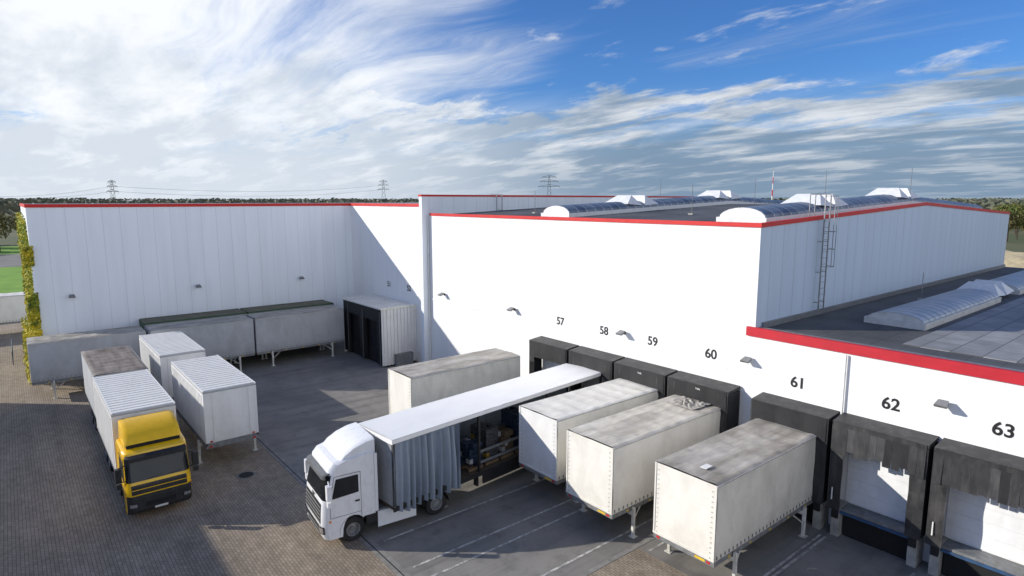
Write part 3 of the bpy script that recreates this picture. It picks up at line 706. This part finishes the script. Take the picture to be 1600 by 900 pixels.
# ------------------------------------------------------------------ semi trailer
hv=Vector((1.35,-13.4,0)).normalized(); ta=math.atan2(hv.y,hv.x)
st=thing('semi_trailer','white curtain-sided trailer with its curtain pulled open at the dock','trailer',(-23.15,24.12,0),ta)
L=13.5; W=1.27
b=MB(); b.grid(lambda u,v:(L*u,-W+2*W*v,4.0+.02*math.sin(v*math.pi)+.012*noise.noise(Vector((u*30,v*5,0)))),40,6)
b.box(0,L,W-.03,W+.01,3.82,3.985); b.box(0,L,-W-.01,-W+.03,3.82,3.985); b.box(L-.02,L+.02,-W,W,3.8,3.985); b.quad([(0,-W,3.9),(0,W,3.9),(L,W,3.9),(L,-W,3.9)])
b.obj('roof',roofw,st,smooth=30)
b=MB(); b.box(L-.1,L-.02,-W+.02,W-.02,1.15,3.8); b.obj('front_bulkhead',slatm,st)
b=MB(); b.grid(lambda u,v:(L*u,-W+.02+.03*math.sin(u*120)+.01*math.sin(v*9),1.05+2.77*v),90,5); b.obj('side_curtain',curtain,st,smooth=60)
b=MB(); b.box(0,L,-W+.05,W-.05,1.08,1.2,0); b.obj('floor',[floorm],st)
b=MB(); b.box(0,L,W-.08,W-.01,1.0,1.19,0); b.box(0,L,-W+.0,-W+.05,1.0,1.19,0)
for y in (-.5,.5): b.box(0,L-.3,y-.07,y+.07,.78,1.07,0)
k=.3
while k<L: b.box(k,k+.08,-W+.1,W-.1,.98,1.07,0); k+=.8
for x in (1.5,9,): b.box(x,x+.08,W-.3,W-.05,.55,1.0,0)
b.box(6,8.6,W-.25,W-.15,.5,.95,0)
b.obj('chassis',[plastic],st)
for x in (.02,4.4,8.9,L-.12):
    b=MB(); b.box(x,x+.1,W-.12,W-.02,1.2,3.82); b.obj('side_post',plastic,st)
for z in (1.55,2.05):
    b=MB(); b.box(4.5,8.88,W-.1,W-.07,z,z+.12); b.obj('side_rail',greyplast,st)
def bunch(u,v):
    x=10.15+(L-.05-10.15)*u; amp=.20*(1-u)**.55+.04
    ph=62*u+.8*math.sin(v*3)+1.5*math.sin(u*9)
    return (x+.07*math.sin(ph*.7+v*2)*(1-u),W-.02+amp*math.sin(ph)*(.75+.25*math.cos(v*2.5)),.92+.08*math.sin(u*14)*(1-v)+(2.9)*v)
b=MB(); b.grid(bunch,180,8,flip=True); b.obj('open_curtain',curtain,st,smooth=70)
for i,x in enumerate((2.4,3.7,5.0)):
    for s in (-1,1): wheel(st,x,s*1.05,.48,.36,s)
for s in (-1,1):
    b=MB(); b.box(10.6,10.75,s*.75-.07,s*.75+.07,.08,1.05); b.box(10.5,10.85,s*.75-.15,s*.75+.15,.02,.08)
    b.obj('landing_gear',greysteel,st)
Mt=Matrix.Translation(st.location)@Matrix.Rotation(ta,4,'Z')
wraps=[simple('wrapped_goods_blue',(.025,.04,.07),.3,var=.4,scale=6),simple('wrapped_goods_grey',(.06,.06,.065),.3,var=.4,scale=6),simple('cardboard_goods',(.10,.07,.04),.7,var=.3,scale=5)]
tagy=simple('dull_yellow_goods',(.30,.20,.03),.6,var=.3,scale=5); tagw=simple('pale_goods',(.35,.36,.38),.5,var=.3,scale=5)
for i,(x,h,mi) in enumerate(((4.9,1.5,1),(5.9,1.9,0),(6.9,1.2,2),(7.9,1.7,1),(8.9,1.2,0),(3.6,1.4,2))):
    p=Mt@Vector((x,.4,1.2)); t=thing('loaded_pallet','wrapped goods stacked on a wooden pallet inside the trailer','pallet',p,ta,'pallets inside the open trailer')
    b=MB()
    for k in range(3): b.box(-.4,.4,-.55+k*.5,-.45+k*.5,.0,.1)
    for k in range(5): b.box(-.4+k*.17,-.28+k*.17,-.58,.58,.1,.13)
    b.obj('pallet_base',woodm,t)
    b=MB()
    for a in range(4):
        for c in range(4):
            for l in range(int(h/.22)):
                if random.random()<.9: b.box(-.38+a*.19,-.38+a*.19+.18,-.55+c*.28,-.55+c*.28+.265,.135+l*.22,.135+l*.22+.205,0 if random.random()<.92 else 1)
    b.obj('stacked_goods',[wraps[mi],tagy if i%2 else tagw],t)
# ------------------------------------------------------------------ swap bodies
def legs(parent,L,W,z0):
    for sx in (-1,1):
        for sy in (-1,1):
            b=MB(); x=sx*(L/2-1.15); y=sy*(W/2+.10)
            b.box(x-.055,x+.055,y-.055,y+.055,.03,z0+.0); b.box(x-.13,x+.13,y-.13,y+.13,.0,.035)
            b.cyl((x,y-sy*.06,.55),(x-sx*.75,y-sy*.2,z0-.08),.025,6); b.box(x-.08,x+.08,min(y-sy*.25,y-sy*.056),max(y-sy*.25,y-sy*.056),z0-.3,z0-.16)
            b.obj('leg',legm,parent)
def baseframe(parent,L,W,z0):
    b=MB(); h=L/2;w=W/2
    b.box(-h,h,-w+.0,-w+.06,z0-.14,z0+.04,0);b.box(-h,h,w-.06,w,z0-.14,z0+.04,0)
    b.box(-h,-h+.08,-w+.06,w-.06,z0-.14,z0+.04,0); b.box(h-.08,h,-w+.06,w-.06,z0-.14,z0+.04,0)
    for y in (-.45,.45): b.box(-h+.08,h-.08,y-.06,y+.06,z0-.18,z0+.0,0)
    k=-h+.6
    while k<h-.2: b.box(k,k+.06,-w+.06,w-.06,z0-.1,z0,0); k+=.6
    for sy in (-1,1):
        b.box(-h-.012,-h,sy*(w-.22)-.07,sy*(w-.22)+.07,z0-.1,z0-.02,1); b.box(h,h+.012,sy*(w-.22)-.07,sy*(w-.22)+.07,z0-.1,z0-.02,1)
    for k in range(5):
        x=-h+.9+k*(L-1.8)/4
        for sy in (-1,1): b.box(x-.06,x+.06,min(sy*w,sy*(w+.012)),max(sy*w,sy*(w+.012)),z0-.1,z0-.04,2)
    b.box(-h-.012,-h,-w+.35,-w+.75,z0-.1,z0-.02,2)
    b.obj('base_frame',[greysteel,redl,yelm],parent)
def swap(label,loc,rot,kind,roofm,sidem,endm,L=7.3,W=2.5,z0=1.22,z1=4.0,group='swap bodies parked in the yard',legged=True,root=None,seed=0,crumple=False):
    t=root or thing('swap_body',label,'container',loc,rot,group)
    h=L/2;w=W/2; rnd=random.Random(seed)
    if legged: legs(t,L,W,z0)
    if legged or root is None: baseframe(t,L,W,z0)
    zb=z0+.045
    if kind=='tarp':
        def rf(u,v):
            x=-h+L*u;y=-w+W*v; e=min(u,1-u)*L; ev=min(v,1-v)*W
            z=z1-.03*abs(math.cos(math.pi*x/.85))*min(1,ev/.25)+.05*noise.noise(Vector((x*.7+seed,y*.9,seed)))*min(1,ev/.3)+.02*noise.noise(Vector((x*3,y*3,seed)))
            if ev<.02: z=z1-.05
            return (x,y,z)
        b=MB(); b.grid(rf,70,26); b.obj('roof_tarp',roofm,t,smooth=50)
        if crumple:
            b=MB(); b.grid(lambda u,v:(h-1.5+1.35*u+.1*noise.noise(Vector((v*6,u*3,1))),-.75+1.5*v+.1*noise.noise(Vector((u*6,v*3,5))),z1+.03+.30*abs(noise.noise(Vector((u*5,v*6,3))))*math.sin(math.pi*u)**.5*math.sin(math.pi*v)**.5),34,34)
            b.obj('crumpled_tarp',tarpC,t,smooth=25)
        for sy in (-1,1):
            def sf(u,v):
                x=-h+L*u; z=zb+(z1-.05-zb)*v
                d=.03*noise.noise(Vector((x*1.3,z*1.3,seed+sy)))+.006*math.sin(x*2*math.pi/.6)*(1-.5*v)+.014*noise.noise(Vector((x*4,z*.8,seed)))
                m_=min(1,min(v,1-v)*8)
                return (x,sy*(w+.004+abs(d)*m_),z)
            b=MB(); b.grid(sf,64,14,flip=(sy<0)==False); 
            x=-h+.12
            while x<h-.1: 
                b.box(x-.02,x+.02,min(sy*(w+.006),sy*(w+.03)),max(sy*(w+.006),sy*(w+.03)),zb+.05,zb+.17,1); x+=.25
            b.box(-h,h,min(sy*(w+.006),sy*(w+.03)),max(sy*(w+.006),sy*(w+.03)),z1-.10,z1-.045,2)
            if seed in (10,11): b.box(-h,h,min(sy*(w+.035),sy*(w+.06)),max(sy*(w+.035),sy*(w+.06)),z1-.10,z1+.0,1)
            b.obj('side_tarp',[sidem,greysteel if seed not in (10,11) else tarpGreen,edgem],t,smooth=50)
        for sx in (-1,1):
            b=MB()
            def ef(u,v):
                y=-w+W*u; z=zb+(z1-.05-zb)*v; d=.012*noise.noise(Vector((y*2,z*2,seed+9)))+.006
                return (sx*(h+abs(d)),y,z)
            b.grid(ef,20,14,flip=(sx>0)==False)
            for sy in (-1,1):
                b.box(min(sx*(h+.0),sx*(h+.03)),max(sx*h,sx*(h+.03)),sy*(w-.035)-.03,sy*(w-.035)+.03,zb,z1-.06,1)
                z=zb+.1
                while z<z1-.2: b.box(min(sx*(h+.03),sx*(h+.04)),max(sx*(h+.03),sx*(h+.04)),sy*(w-.16)-.012,sy*(w-.16)+.012,z,z+.03,2); z+=.18
            b.box(min(sx*h,sx*(h+.035)),max(sx*h,sx*(h+.035)),-w,w,zb,zb+.08,1)
            b.obj('end_wall',[endm,endm,greysteel,yelm],t,smooth=40)
        if seed in (3,):
            b=MB(); b.box(-h+.7,-h+1.1,-.35,-.1,z1+.015,z1+.035); b.obj('roof_label',whitem,t)
    else:
        b=MB(); b.box(-h,h,-w,w,z1-.12,z1-.03,1); k=-h+.12
        while k<h-.1: b.box(k,k+.24,-w+.06,w-.06,z1-.03,z1+.02,0); k+=.40
        for sy in (-1,1): b.box(-h,h,min(sy*w,sy*(w-.06)),max(sy*w,sy*(w-.06)),z1-.03,z1+.02,0)
        b.obj('roof',[roofm,boxgroove],t)
        for sy in (-1,1):
            b=MB(); b.box(-h+.02,h-.02,min(sy*w,sy*(w-.05)),max(sy*w,sy*(w-.05)),zb,z1-.12,0)
            k=-h+.3
            while k<h-.3: b.box(k,k+.14,min(sy*w,sy*(w+.02)),max(sy*w,sy*(w+.02)),zb+.12,z1-.2,0); k+=.3
            b.box(-h,h,min(sy*(w+.0),sy*(w+.025)),max(sy*w,sy*(w+.025)),zb,zb+.1,1)
            b.obj('side_wall',[sidem,greysteel],t)
        for sx in (-1,1):
            b=MB(); b.box(min(sx*h,sx*(h-.05)),max(sx*h,sx*(h-.05)),-w+.06,w-.06,zb+.0,z1-.12,0)
            for sy in (-1,1): b.box(min(sx*(h-.02),sx*(h+.02)),max(sx*(h-.02),sx*(h+.02)),sy*(w-.05)-.05,sy*(w-.05)+.045,zb,z1-.13,1)
            if sx>0:
                for y in (-.85,.85):
                    b.cyl((h+.03,y,zb+.05),(h+.03,y,z1-.2),.014,6,1)
                for y in (-1.0,1.0): b.box(h,h+.014,y-.06,y+.06,zb+.12,zb+.2,4)
                b.box(h,h+.02,-w,w,zb,zb+.1,2)
            b.obj('end_wall',[endm,sidem,greysteel,darkm,redl],t)
    return t
r90=R(90)
swap('white tarpaulin swap body on legs backed against dock 59',(-19.35,20.95,0),r90,'tarp',tarpB,tarpB,boxw,seed=1)
swap('cream dirty-roofed swap body with crumpled roof tarp at dock 60',(-15.9,20.6,0),r90,'tarp',tarpA,tarpB,tarpB,seed=2,crumple=True,z1=3.98)
swap('dirty white swap body with stained grey roof at dock 61',(-11.65,20.85,0),r90,'tarp',tarpC,tarpA,tarpB,seed=3)
swap('grey weathered tarpaulin swap body standing beside the truck',(-28.75,19.4,0),r90,'tarp',tarpC,tarpA,tarpB,seed=4,L=7.45)
swap('white rigid swap body with ribbed roof on legs',(-35.4,7.85,0),0,'box',boxw,boxw,boxw,seed=5)
swap('white rigid swap body with ribbed roof behind another',(-44.6,7.6,0),0,'box',boxw,boxw,boxw,seed=6)
swap('grey tarpaulin swap body parked along the wing wall',(-50.75,18.1,0),r90,'tarp',tarpC,tarpG,tarpG,seed=7)
swap('grey tarpaulin swap body parked in the wall row',(-50.75,10.75,0),r90,'tarp',tarpC,tarpG,tarpG,seed=8,L=7.0)
swap('light grey swap body at the corner by the ivy',(-51.7,3.7,0),r90,'tarp',tarpC,tarpG,tarpA,seed=9,z1=3.9,L=6.7)
swap('green-rimmed swap body close against the wing wall',(-53.4,18.4,0),r90,'tarp',tarpOlive,tarpG,tarpGreen,seed=10,z1=4.1,W=2.3)
swap('green-rimmed swap body close against the wing wall',(-53.4,10.95,0),r90,'tarp',tarpOlive,tarpG,tarpGreen,seed=11,z1=4.1,W=2.3)
yt=thing('truck','yellow-cabbed lorry carrying a white ribbed-roof box body','truck',(-30.45,4.0,0),0)
cab(yt,'low'); chassis(yt,-7.6,1.6)
for s in (-1,1):
    wheel(yt,1.0,s*1.03,.5,.31,s); wheel(yt,-4.3,s*1.0,.5,.3,s,True); wheel(yt,-5.65,s*1.0,.5,.3,s)
    b=MB(); b.box(-2.4,-.6,min(s*.6,s*1.15),max(s*.6,s*1.15),.4,1.0); b.obj('fuel_tank',greysteel,yt,bevel=.06)
tmp=thing('tmp','x','x'); 
swap('',(0,0,0),0,'box',boxw,boxw,boxw,L=7.3,z0=1.2,z1=4.0,legged=False,root=tmp)
for ch in list(tmp.children):
    ch.parent=yt; ch.location=(-4.0,0,0)
b=MB(); b.box(-7.65,-.35,-1.2,1.2,1.0,1.24); b.obj('body_frame',greysteel,yt)
bpy.data.objects.remove(tmp)
dt=thing('drawbar_trailer','drawbar trailer with brown dirty tarpaulin roof behind the lorry','trailer',(-42.0,4.1,0),0)
swap('',(0,0,0),0,'tarp',tarpBrown,tarpG,tarpG,L=6.9,z0=1.2,z1=4.0,legged=False,root=dt,seed=12)
chassis(dt,-3.3,4.3)
b=MB(); b.box(-3.45,3.45,-1.2,1.2,1.0,1.24); b.obj('body_frame',greysteel,dt)
for x in (-1.0,.4):
    for s in (-1,1): wheel(dt,x,s*1.02,.48,.34,s)
swap('white semi-trailer body parked beyond the ivy-clad corner',(-79,-4.0,0),r90,'tarp',tarpB,tarpB,tarpB,seed=13,L=12,z1=3.9)
b=MB()
for i in range(6): b.cyl((-63-i*1.2,-.6,0),(-63-i*1.2,-.6,1.1),.03,6)
for z in (.55,1.1): b.cyl((-63,-.6,z),(-69,-.6,z),.025,6)
o=b.obj('railing',bluep); tag(o,'low blue steel railing beside the ivy','railing')
# ------------------------------------------------------------------ vegetation
def leaves(b,c,rad,n,size,rnd,m=0,flat=1.0):
    for _ in range(n):
        while True:
            p=Vector((rnd.uniform(-1,1),rnd.uniform(-1,1),rnd.uniform(-1,1)))
            if p.length<1: break
        p=Vector((p.x*rad[0],p.y*rad[1],p.z*rad[2]))+Vector(c)
        a=Vector((rnd.uniform(-1,1),rnd.uniform(-1,1),rnd.uniform(-1,1))).normalized(); q=a.orthogonal().normalized(); s=size*rnd.uniform(.6,1.4)
        r_=a.cross(q); b.add([p-q*s*.5,p+r_*s*.35,p+q*s*.5,p-r_*s*.35],[(0,1,2,3)],m)
rnd=random.Random(3)
b=MB()
for _ in range(16000):
    x=rnd.uniform(-70,WX+.12); z=12.2*rnd.random()**1.1
    if noise.noise(Vector((x*.5,z*.5,1)))*3+11.6<z: continue
    th=.38+.3*noise.noise(Vector((x*.6,z*.6,4)))+(.5 if z<3 else 0)
    y=YS-rnd.random()*max(.08,th)
    s=rnd.uniform(.10,.22); a=Vector((rnd.uniform(-1,1),rnd.uniform(-1.3,-.2),rnd.uniform(-.6,1))).normalized(); q=a.orthogonal().normalized(); r_=a.cross(q)
    p=Vector((x,y,z)); b.add([p-q*s*.5,p+r_*s*.4,p+q*s*.5,p-r_*s*.4],[(0,1,2,3)])
for _ in range(3600):
    z=rnd.uniform(0,10)**1.0; ex=.22+(.9 if z<4.2 else 0)
    p=Vector((WX+rnd.uniform(0,ex),YS+rnd.uniform(-.5,.15),z)); s=rnd.uniform(.10,.22)
    if noise.noise(p*.8)<-.1: continue
    a=Vector((rnd.uniform(0.2,1),rnd.uniform(-1,.2),rnd.uniform(-.6,1))).normalized(); q=a.orthogonal().normalized(); r_=a.cross(q)
    b.add([p-q*s*.5,p+r_*s*.4,p+q*s*.5,p-r_*s*.4],[(0,1,2,3)])
o=b.obj('ivy',ivym); tag(o,'yellow-green ivy climbing the end of the white wing','climbing plant')
def tree(loc,h,rw,mat,label,group,seed):
    rn=random.Random(seed)
    t=thing('tree',label,'tree',loc,rn.uniform(0,6),group)
    b=MB(); b.cyl((0,0,0),(0,0,h*.45),.02*h+.05,8,0,.012*h); b.cyl((0,0,h*.45),(.2,.1,h*.85),.012*h,6,0,.03)
    tips=[]
    for i in range(9):
        a=i*2.4; z=h*(.3+.05*i); e=(math.cos(a)*rw*.6,math.sin(a)*rw*.6,z+h*.16); b.cyl((0,0,z),e,.008*h,5,0,.02); tips.append(e)
    b.obj('trunk',bark,t)
    b=MB(); tips.append((0,0,h*.88)); tips.append((.3*rw,0,h*.7)); tips.append((-.3*rw,.2,h*.75))
    for e in tips: leaves(b,e,(rw*.42,rw*.42,h*.13),90,h*.045+.12,rn)
    b.obj('crown',mat,t)
    return t
protos=[]
protos.append(tree((-150,-2,0),12,4.5,treem,'green and yellow autumn tree beyond the lawn','trees beyond the yard',21))
protos.append(tree((-165,6,0),10,4,treem2,'brown autumn tree beyond the lawn','trees beyond the yard',22))
rn=random.Random(5)
def ray(px,t):
    u=(px-800)/960; return ((-.781+.633*u)*t,(.639+.774*u)*t)
spots=[(-205-rn.uniform(0,60),rn.uniform(-30,30)) for _ in range(16)]
for k in range(22):
    x,y=ray(rn.uniform(1570,1640),rn.uniform(190,290)); spots.append((x,y))
for i,(x,y) in enumerate(spots):
    c=copy_tree(protos[i%2]); c.location=(x,y,0); c.rotation_euler=(0,0,rn.uniform(0,6)); s=rn.uniform(.7,1.05); c.scale=(s,s,s)
place(protos[0],(-212,-6,0),0); place(protos[1],(-225,4,0),1)
b=MB(); rn=random.Random(9)
for i in range(2200):
    a=R(rn.uniform(80,200)); d=rn.uniform(450,1500); x=math.cos(a)*d;y=math.sin(a)*d
    hgt=rn.uniform(10.5,13)+d*.0032+1.6*noise.noise(Vector((x*.006,y*.006,0))); rw=rn.uniform(6,12)
    for _ in range(18):
        p=Vector((x+rn.gauss(0,rw*.6),y+rn.gauss(0,rw*.6),hgt*rn.uniform(.1,1)**.6)); s=rn.uniform(1.6,3.0)
        q=Vector((rn.uniform(-1,1),rn.uniform(-1,1),rn.uniform(-.3,.3))).normalized(); r_=Vector((rn.uniform(-.4,.4),rn.uniform(-.4,.4),1)).normalized()
        b.add([p-q*s*.9,p-r_*s*.5,p+q*s*.9,p+r_*s*.3],[(0,1,2,3)])
o=b.obj('distant_forest',forestm); tag(o,'distant autumn forest along the flat horizon','forest',kind='stuff')
b=MB(); x0,y0=ray(1590,130)
b.grid(lambda u,v:(x0-25+50*u,y0-12+24*v,max(0,math.sin(u*math.pi)*math.sin(v*math.pi))*(2.2+1.2*noise.noise(Vector((u*8,v*5,2))))+.01),40,20)
o=b.obj('sand_heap',sandm,smooth=60); tag(o,'low heap of pale sand behind the warehouse','sand heap')
def pylon(px,dist,h,arm,label):
    x,y=ray(px,dist); t=MB(); w=h*.09
    cs=[(-1,-1),(1,-1),(1,1),(-1,1)]
    lv=[0,.2,.38,.54,.68,.8,.9,1.0]
    def c(i,l): f=1-.85*l; return (cs[i][0]*w*f,cs[i][1]*w*f,h*l)
    th=.22
    for k in range(len(lv)-1):
        for i in range(4):
            t.beam(c(i,lv[k]),c(i,lv[k+1]),th); t.beam(c(i,lv[k]),c((i+1)%4,lv[k+1]),th*.7); t.beam(c((i+1)%4,lv[k]),c(i,lv[k+1]),th*.7)
    for z,f in ((.72,1.0),(.85,.85),(.96,.65)):
        for s in (-1,1):
            t.beam((0,0,h*z),(s*arm*f,0,h*z),th*1.4); t.beam((0,0,h*(z+.05)),(s*arm*f,0,h*z),th)
            for q in (.5,.98): t.beam((s*arm*f*q,0,h*z),(s*arm*f*q,0,h*z-1.5),th*.7)
    ang=math.atan2(y,x)+R(90)
    o=t.obj('power_pylon',plastic,loc=(x,y,0),rot=ang); tag(o,label,'pylon','power pylons on the horizon')
    return Vector((x,y,0)),ang,h,arm
P1=pylon(858,600,37,10.5,'steel lattice power pylon with three wide crossarms')
P2=pylon(600,640,34,6,'slim steel lattice power pylon above the trees')
P3=pylon(178,430,27,3.5,'slim steel lattice power pylon beyond the wing')
for za in (.72,.85):
    b=MB(); A=P3[0]+Vector((0,0,P3[2]*za)); B=P2[0]+Vector((0,0,P2[2]*za)); pr=None
    for i in range(17):
        t=i/16; p=A.lerp(B,t)-Vector((0,0,5*4*t*(1-t)))
        if pr is not None: b.cyl(pr,p,.10,4,caps=False)
        pr=p
    x,y=ray(-60,380); Bq=Vector((x,y,16)); pr=None
    for i in range(9):
        t=i/8; p=A.lerp(Bq,t)-Vector((0,0,3*4*t*(1-t)))
        if pr is not None: b.cyl(pr,p,.08,4,caps=False)
        pr=p
    o=b.obj('power_line',plastic); tag(o,'thin sagging power line strung between pylons','power line','power lines')
x,y=ray(1206,400); b=MB()
for k in range(8): b.cyl((0,0,k*4),(0,0,k*4+4),.55-.05*k,8,k%2,.52-.05*k)
o=b.obj('radio_mast',[red,whitem],loc=(x,y,0)); tag(o,'red and white banded mast rising above the trees','mast')
